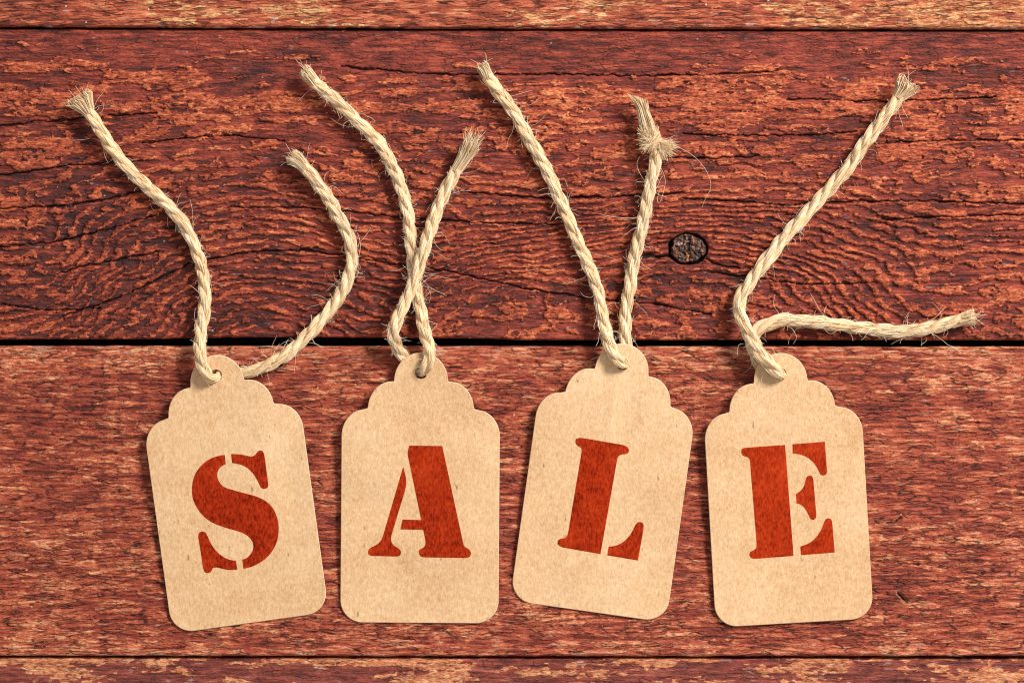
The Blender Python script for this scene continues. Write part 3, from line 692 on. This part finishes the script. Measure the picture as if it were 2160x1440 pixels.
def make_twine(path, radius_px, label, ends, seed, pitch_px=124, squeeze=None, fuzz=1.0, extra=None):
    radius_px *= 0.97
    """path: (px, py, z mm); ends: list of dicts describing each frayed tip"""
    R_ = radius_px * PX
    W = px3(path); C, s = smooth_path(W, 1.6 * PX)
    # small wander so that it never lies perfectly smooth
    T, R, N = frames(C); spx = s / PX
    C = C + (R * (1.0 * perlin(spx / 60, spx * 0 + seed, 400))[:, None] + N * (0.7 * perlin(spx / 50, spx * 0 + seed, 401))[:, None]) * PX
    T, R, N = frames(C); n = len(C)
    rs = R_ * (1 + 0.07 * perlin(spx / 80, spx * 0 + seed, 402) + 0.04 * perlin(spx / 24, spx * 0 + seed, 403))
    if squeeze is not None:
        q = px3([squeeze])[0]; d = np.linalg.norm(C - q, axis=1) / PX; rs = rs * (1 - 0.30 * np.exp(-(d / 14) ** 2))
    org = C[np.argmin(C[:, 2])] * np.array([1, 1, 0])
    root = empty('jute_twine', tuple(org)); tag(root, label=label, category='twine', group='jute twines threaded through the tags')
    phase = 2 * np.pi * (spx / pitch_px + 0.10 * perlin(spx / 110, spx * 0 + seed, 404))
    for i in range(3):
        bag = Bag()
        th = phase + 2 * np.pi * i / 3
        rp = rs * 0.55 * (1 + 0.07 * perlin(spx / 40, spx * 0 + i * 5.3 + seed, 405))
        off = rs * 0.45
        PC = C + off[:, None] * (np.cos(th)[:, None] * R + np.sin(th)[:, None] * N)
        # ply body with ridges of fibre that wind the other way
        sides = 16; st = slice(None, None, 2)
        ang = np.arange(sides) * 2 * np.pi / sides
        tw = 0.55 * phase
        u = (ang[None, :] + tw[st][:, None]) % (2 * np.pi)
        cu, su = np.cos(u), np.sin(u)
        rid = perlin(cu * 2.6 + 11 * i + seed, su * 2.6 + spx[st][:, None] / 90, 410) * 0.5 + perlin(cu * 4.5 + 7 * i, su * 4.5 + spx[st][:, None] / 50 + seed, 411) * 0.4
        tint = 0.34 + 0.22 * rid + 0.10 * perlin(spx[st] / 60, spx[st] * 0 + i * 3 + seed, 413)[:, None]
        bag.tube(PC[st], R[st], N[st], rp[st][:, None] * (0.97 + 0.11 * rid), sides, tint)
        # fibres laid on the ply
        nf = int(38 * n * 1.6 / 120)
        for k in range(nf):
            ln = int(rng.uniform(45, 150) / 1.6); a0 = rng.integers(-10, max(1, n - 20)); b0 = min(n, a0 + ln); a0 = max(0, a0)
            if b0 - a0 < 12: continue
            sl = np.arange(a0, b0, 3); m_ = len(sl); tt = np.linspace(0, 1, m_)
            ph = rng.uniform(0, 2 * np.pi) - tw[sl] + rng.normal(0, 0.35) * (tt - 0.5)
            rr = rp[sl] * (0.93 + 0.22 * np.sin(np.pi * tt) * rng.uniform(0.1, 1.0))
            Cf = PC[sl] + rr[:, None] * (np.cos(ph)[:, None] * R[sl] + np.sin(ph)[:, None] * N[sl])
            bag.tube(Cf, R[sl], N[sl], rng.uniform(0.45, 0.95) * PX * (0.35 + np.sin(np.pi * tt) * 0.65), 3, float(np.clip(rng.normal(0.46, 0.24), 0.0, 1.0)))
        bag.build('strand', root, org)
    # loose fibres
    bag = Bag(); nh = int(n * 1.6 / 1000 * 620 * fuzz)
    for k in range(nh):
        i = rng.integers(2, n - 2); m_ = 9
        ph = rng.uniform(0, 2 * np.pi); out = np.cos(ph) * R[i] + np.sin(ph) * N[i]
        long_ = rng.random() < 0.07
        ln = (rng.uniform(35, 80) if long_ else rng.gamma(2.2, 5.5)) * PX
        d = T[i] * rng.choice([-1, 1]) * rng.uniform(0.4, 1.2) + out * rng.uniform(0.1, 0.8) + rng.normal(0, 0.15, 3)
        d /= np.linalg.norm(d); bend = rng.normal(0, 1, 3) * (1.5 if not long_ else 1.6); bend[2] *= 0.5
        p = C[i] + out * rs[i] * 0.88; pts = [p]
        for j in range(m_ - 1):
            d = d + bend * (1.0 / m_) + rng.normal(0, 0.16, 3); d /= np.linalg.norm(d); p = p + d * ln / m_; pts.append(p)
        bag.hair(clampz(np.array(pts)), rng.uniform(0.2, 0.36) * PX, float(rng.uniform(0.45, 0.95)))
    f = bag.build('loose_fibres', root, org); f['kind'] = 'stuff'
    # frayed tips
    for e in ends:
        i = 0 if e['end'] == 0 else n - 1; sgn = -1 if e['end'] == 0 else 1
        bag = Bag(); base = C[i] - T[i] * sgn * 7 * PX
        D0 = T[i] * sgn; tip = px3([e['tip']])[0]; D1 = tip - base; L_ = np.linalg.norm(D1); D1 /= L_
        side = np.cross(D1, [0, 0, 1.0]); side /= np.linalg.norm(side); upv = np.cross(side, D1)
        for k in range(e.get('n', 170)):
            a = rng.uniform(0, 2 * np.pi); q = math.sqrt(rng.uniform(e.get('hollow', 0.15), 1))
            ln = L_ * rng.normal(1, e.get('ragged', 0.10)); m_ = 10; t = np.linspace(0, 1, m_)[:, None]
            p0 = base + rs[i] * 0.92 * q * (np.cos(a) * R[i] + np.sin(a) * N[i])
            fl = e.get('flare', 1.5); ca, sa = np.cos(a), np.sin(a)
            # match the disc at the base to the disc at the tip
            lat = (side * (ca * R[i] + sa * N[i]).dot(side) + upv * (ca * R[i] + sa * N[i]).dot(upv))
            w1 = lat * q * rs[i] * (fl * np.abs(side.dot(lat)) + 0.9)
            shape = np.sin(t * np.pi / 2) if e.get('cup') else t ** 1.2
            w = lat * q * rs[i] * 0.92 * (1 - shape) + (lat.dot(side) * side * fl + lat.dot(upv) * upv * min(fl, 1.3)) * q * rs[i] * shape
            if e.get('curl'): w = w * (1 - e['curl'] * np.clip(t - 0.55, 0, 1) ** 2 * 4)
            bow = D0 * np.sin(np.pi * t) * L_ * 0.12 + np.cross(D1, lat)[None] * (0.25 * np.sin(np.pi * t)) * rs[i] - D1 * (t ** 2) * L_ * rng.uniform(0, 0.22)
            Cf = base + D1 * t * ln + w + bow + np.cumsum(rng.normal(0, 0.6, (m_, 3)), 0) * PX * t
            bag.hair(clampz(Cf), rng.uniform(0.35, 0.85) * PX, float(np.clip(rng.normal(0.42, 0.17) - e.get('brown', 0) * (1 - q), 0, 0.95)))  # inner fibres tinted browner: shade inside the hollow tip put into the colour
        # solid heart so that the bundle does not read as see-through
        t = np.linspace(0, 0.8, 8); Cc = base + D1[None] * (t * L_)[:, None] + D0[None] * (np.sin(np.pi * t) * L_ * 0.12)[:, None]
        bag.tube(clampz(Cc, 0.001), np.repeat(side[None], 8, 0), np.repeat(upv[None], 8, 0), rs[i] * np.linspace(0.88, 0.6, 8), 10, 0.2)
        for k in range(e.get('stray', 10)):
            p = tip + rng.normal(0, 6, 3) * PX * np.array([1, 1, 0.4]); d = D1 + rng.normal(0, 0.7, 3); d /= np.linalg.norm(d); pts = [p - D1 * 14 * PX]; p = pts[0]; bend = rng.normal(0, 0.6, 3)
            ln = rng.uniform(20, 45) * PX
            for j in range(8):
                d = d + bend / 8; d /= np.linalg.norm(d); p = p + d * ln / 8; pts.append(p)
            bag.hair(clampz(np.array(pts)), 0.35 * PX, 0.6)
        bag.build('frayed_end', root, org)
    if extra: extra(root, org)
    return root

hS = zS(457, 791); hA = zA(887, 788); hL = zL(1313, 769); hE = zE(1646, 788)
# ---- S
pathS = [(185,232,4.6),(217,283,4.2),(247,327,3.4),(277,363,2.9),(310,393,2.6),(352,432,2.5),(388,473,2.6),(410,517,2.6),(425,563,2.6),(432,607,2.8),(432,647,3.3),(425,687,4.0),(421,723,5.0),(423,755,6.0),(431,780,hS+2.0),(442,796,hS+1.9),(453,796,hS+0.9),(457,793,hS-0.8),(470,789,2.4),(490,790,2.1),(520,786,2.2),(553,775,2.7),(600,750,3.0),(650,706,2.8),(693,657,2.6),(720,618,2.5),(738,575,2.5),(742,540,2.5),(736,500,2.5),(716,462,2.6),(690,415,2.9),(665,380,3.3),(640,349,3.8)]
make_twine(pathS, 13.8, 'jute twine through the S tag, its second end curving round to the right', 
   [dict(end=0, tip=(163,200,5.4), flare=2.3, n=230, cup=True, hollow=0.5, curl=0.12, brown=0.5, ragged=0.07), dict(end=1, tip=(615,328,4.4), flare=1.3, n=260, cup=True)], 1, squeeze=(458,792,hS))
# ---- A
pathA = [(661,172,4.4),(683,190,4.0),(715,218,3.2),(750,253,2.9),(780,280,2.7),(803,307,2.6),(822,340,2.5),(838,373,2.5),(851,412,2.5),(861,453,2.4),(866,500,2.3),(870,550,2.3),(876,600,2.3),(886,650,2.6),(895,697,4.0),(905,735,6.0),(906,758,hA+2.2),(898,774,hA+1.6),(892,784,hA-0.6),(884,782,2.3),(866,770,2.2),(850,752,2.6),(838,730,4.2),(830,706,7.8),(834,682,8.0),(848,652,7.2),(866,613,6.6),(880,573,6.2),(891,537,5.4),(903,500,4.3),(914,466,3.4),(933,415,2.9),(950,383,3.1),(966,354,3.6)]
make_twine(pathA, 13.6, 'jute twine through the A tag, its two legs crossing just above the tag',
   [dict(end=0, tip=(641,148,5.2), flare=1.15, n=240, cup=True, curl=0.5), dict(end=1, tip=(1000,294,6.0), flare=1.5, n=320, ragged=0.13, stray=20)], 2, squeeze=(888,788,hA), fuzz=1.45)
# ---- L, with a knotted right end
def knot_L(root, org):
    bag = Bag(); c = px3([(1380,301,4.2)])[0]
    # brushed-out tail above the knot
    for k in range(430):
        t = np.linspace(0, 1, 12)[:, None]; o = rng.normal(0, 1, 3) * np.array([1, 1, 0.6]); o /= max(1, np.linalg.norm(o) / 1.6)
        P = px3([(1380,305,4.2),(1371,285,4.6),(1363,255,4.6),(1355,228,4.8),(1344,204,5.2)]); x = np.linspace(0, 4, 12)
        Cc = np.stack([np.interp(x, range(5), P[:, j]) for j in range(3)], -1)
        wd = np.interp(np.linspace(0, 1, 12), [0, 0.3, 0.55, 0.75, 1], [15, 17, 14, 12, 20])[:, None]
        lat = np.array([0.95, -0.3, 0]) * o[0] * 0.75 + np.array([0, 0, 1]) * o[2] * 0.45
        Cf = Cc + lat * wd * PX + rng.normal(0, 0.5, (12, 3)) * PX * 0.5; m_ = int(rng.integers(7, 13)); 
        bag.hair(clampz(Cf[:m_]), rng.uniform(0.35, 0.8) * PX, float(np.clip(rng.normal(0.42, 0.15), 0, 0.9)))
    # the knot: loops of fibre round the twine
    for k in range(420):
        a0 = rng.uniform(0, 2 * np.pi); t = np.linspace(0, rng.uniform(1.0, 2.4), 12); tilt = rng.normal(0.5, 0.75)
        r = 17 * rng.uniform(0.75, 1.05); hgt = rng.normal(0, 9)
        x = r * np.cos(a0 + t); zz = r * 0.75 * np.sin(a0 + t); y = hgt + x * tilt
        ax = np.array([-0.25, 0.97, 0]); sd = np.array([0.97, 0.25, 0])
        Cf = c + (x[:, None] * sd + y[:, None] * ax + zz[:, None] * np.array([0, 0, 1])) * PX
        bag.hair(clampz(Cf), rng.uniform(0.4, 0.9) * PX, float(np.clip(rng.normal(0.30, 0.16), 0, 0.9)))
    # core of the knot
    a = np.linspace(-1, 1, 9); Cc = c + np.array([-0.25, 0.97, 0]) * (a * 16 * PX)[:, None]
    bag.tube(Cc, np.repeat([[0.97, 0.25, 0]], 9, 0), np.repeat([[0, 0, 1.0]], 9, 0), 13.5 * PX * np.sqrt(np.clip(1 - a ** 2, 0.05, 1)), 12, 0.1)
    # tufts sticking out on both sides
    for (dx, dy, cnt, L0, bx, by) in ((-0.6, 0.55, 200, 28, -9, 6), (-0.4, 0.95, 150, 30, -8, 8), (0.9, -0.35, 170, 38, 9, -2), (0.6, -0.85, 170, 30, 8, -6), (-0.6, -0.3, 120, 24, -8, -2)):
        for k in range(cnt):
            d = np.array([dx, dy, 0.1]) + rng.normal(0, 0.2, 3); d /= np.linalg.norm(d)
            p = c + (np.array([bx, by, 2]) + rng.normal(0, 4.5, 3)) * PX; pts = [p]; bend = rng.normal(0, 0.45, 3); ln = L0 * rng.uniform(0.5, 1.15) * PX
            for j in range(7):
                d = d + bend / 7; d /= np.linalg.norm(d); p = p + d * ln / 7; pts.append(p)
            bag.hair(clampz(np.array(pts)), rng.uniform(0.28, 0.6) * PX, float(np.clip(rng.normal(0.42, 0.15), 0, 0.9)))
    # two long strays
    for pts in ([(1400,300,5),(1430,310,5),(1470,335,5),(1495,370,5),(1500,395,4),(1485,425,3),(1480,440,2)], [(1392,350,4),(1404,380,4),(1398,410,4),(1390,432,4),(1386,425,4),(1392,400,4)],
                [(1365,455,3),(1330,460,4),(1290,457,4),(1260,450,3)], [(1350,330,4),(1342,345,3),(1352,370,3),(1362,385,3)]):
        Q, _ = smooth_path(px3(pts), 4 * PX); bag.hair(clampz(Q), 0.38 * PX, 0.55)
    bag.build('knot', root, org)
pathL = [(1027,160,4.2),(1047,187,3.8),(1070,217,3.2),(1090,247,2.8),(1110,283,2.6),(1130,317,2.6),(1150,353,2.5),(1168,390,2.5),(1187,435,2.5),(1203,472,2.5),(1225,523,2.6),(1243,562,2.8),(1257,600,3.1),(1267,642,3.6),(1274,682,4.5),(1283,717,5.8),(1294,746,hL+2.1),(1308,764,hL+2.0),(1317,770,hL+0.6),(1318,767,hL-0.9),(1319,755,2.5),(1320,738,2.2),(1319,715,2.3),(1318,687,2.4),(1320,653,2.5),(1327,613,2.5),(1333,573,2.6),(1341,533,2.8),(1351,490,3.0),(1361,447,3.0),(1369,403,3.2),(1377,367,3.6),(1383,337,4.0),(1384,318,4.1)]
make_twine(pathL, 13.8, 'jute twine through the L tag, its right end knotted and brushed out', 
   [dict(end=0, tip=(1016,134,5.0), flare=1.0, n=240, cup=True, curl=0.4, ragged=0.06)], 3, squeeze=(1315,768,hL), extra=knot_L, fuzz=1.2)
# ---- E
pathE = [(1899,201,5.4),(1877,230,4.8),(1857,259,4.2),(1835,288,3.8),(1814,317,3.5),(1792,351,3.3),(1767,379,3.1),(1740,408,3.0),(1712,440,2.9),(1682,472,2.9),(1653,504,2.9),(1627,536,2.9),(1603,567,3.0),(1581,597,3.2),(1565,622,3.7),(1558,645,4.4),(1564,670,5.4),(1577,698,6.6),(1591,726,7.2),(1606,750,hE+2.6),(1626,771,hE+2.2),(1643,787,hE+1.7),(1650,791,hE+0.2),(1645,787,hE-1.4),(1630,783,2.3),(1608,774,2.2),(1594,752,2.3),(1586,722,2.4),(1592,702,2.5),(1606,691,2.6),(1630,680,2.8),(1660,675,3.0),(1695,677,3.2),(1735,681,3.2),(1780,687,3.0),(1823,692,2.8),(1867,697,2.7),(1913,699,2.8),(1960,692,3.2),(2000,681,3.8),(2030,673,4.4)]
make_twine(pathE, 14.4, 'jute twine through the E tag, one leg up to the right, other lying sideways', 
   [dict(end=0, tip=(1918,172,6.2), flare=1.9, n=260, cup=True, hollow=0.3, brown=0.4, curl=0.1), dict(end=1, tip=(2055,668,5.0), flare=1.15, n=250, stray=22, cup=True)], 4, pitch_px=134, squeeze=(1649,790,hE), fuzz=1.1)
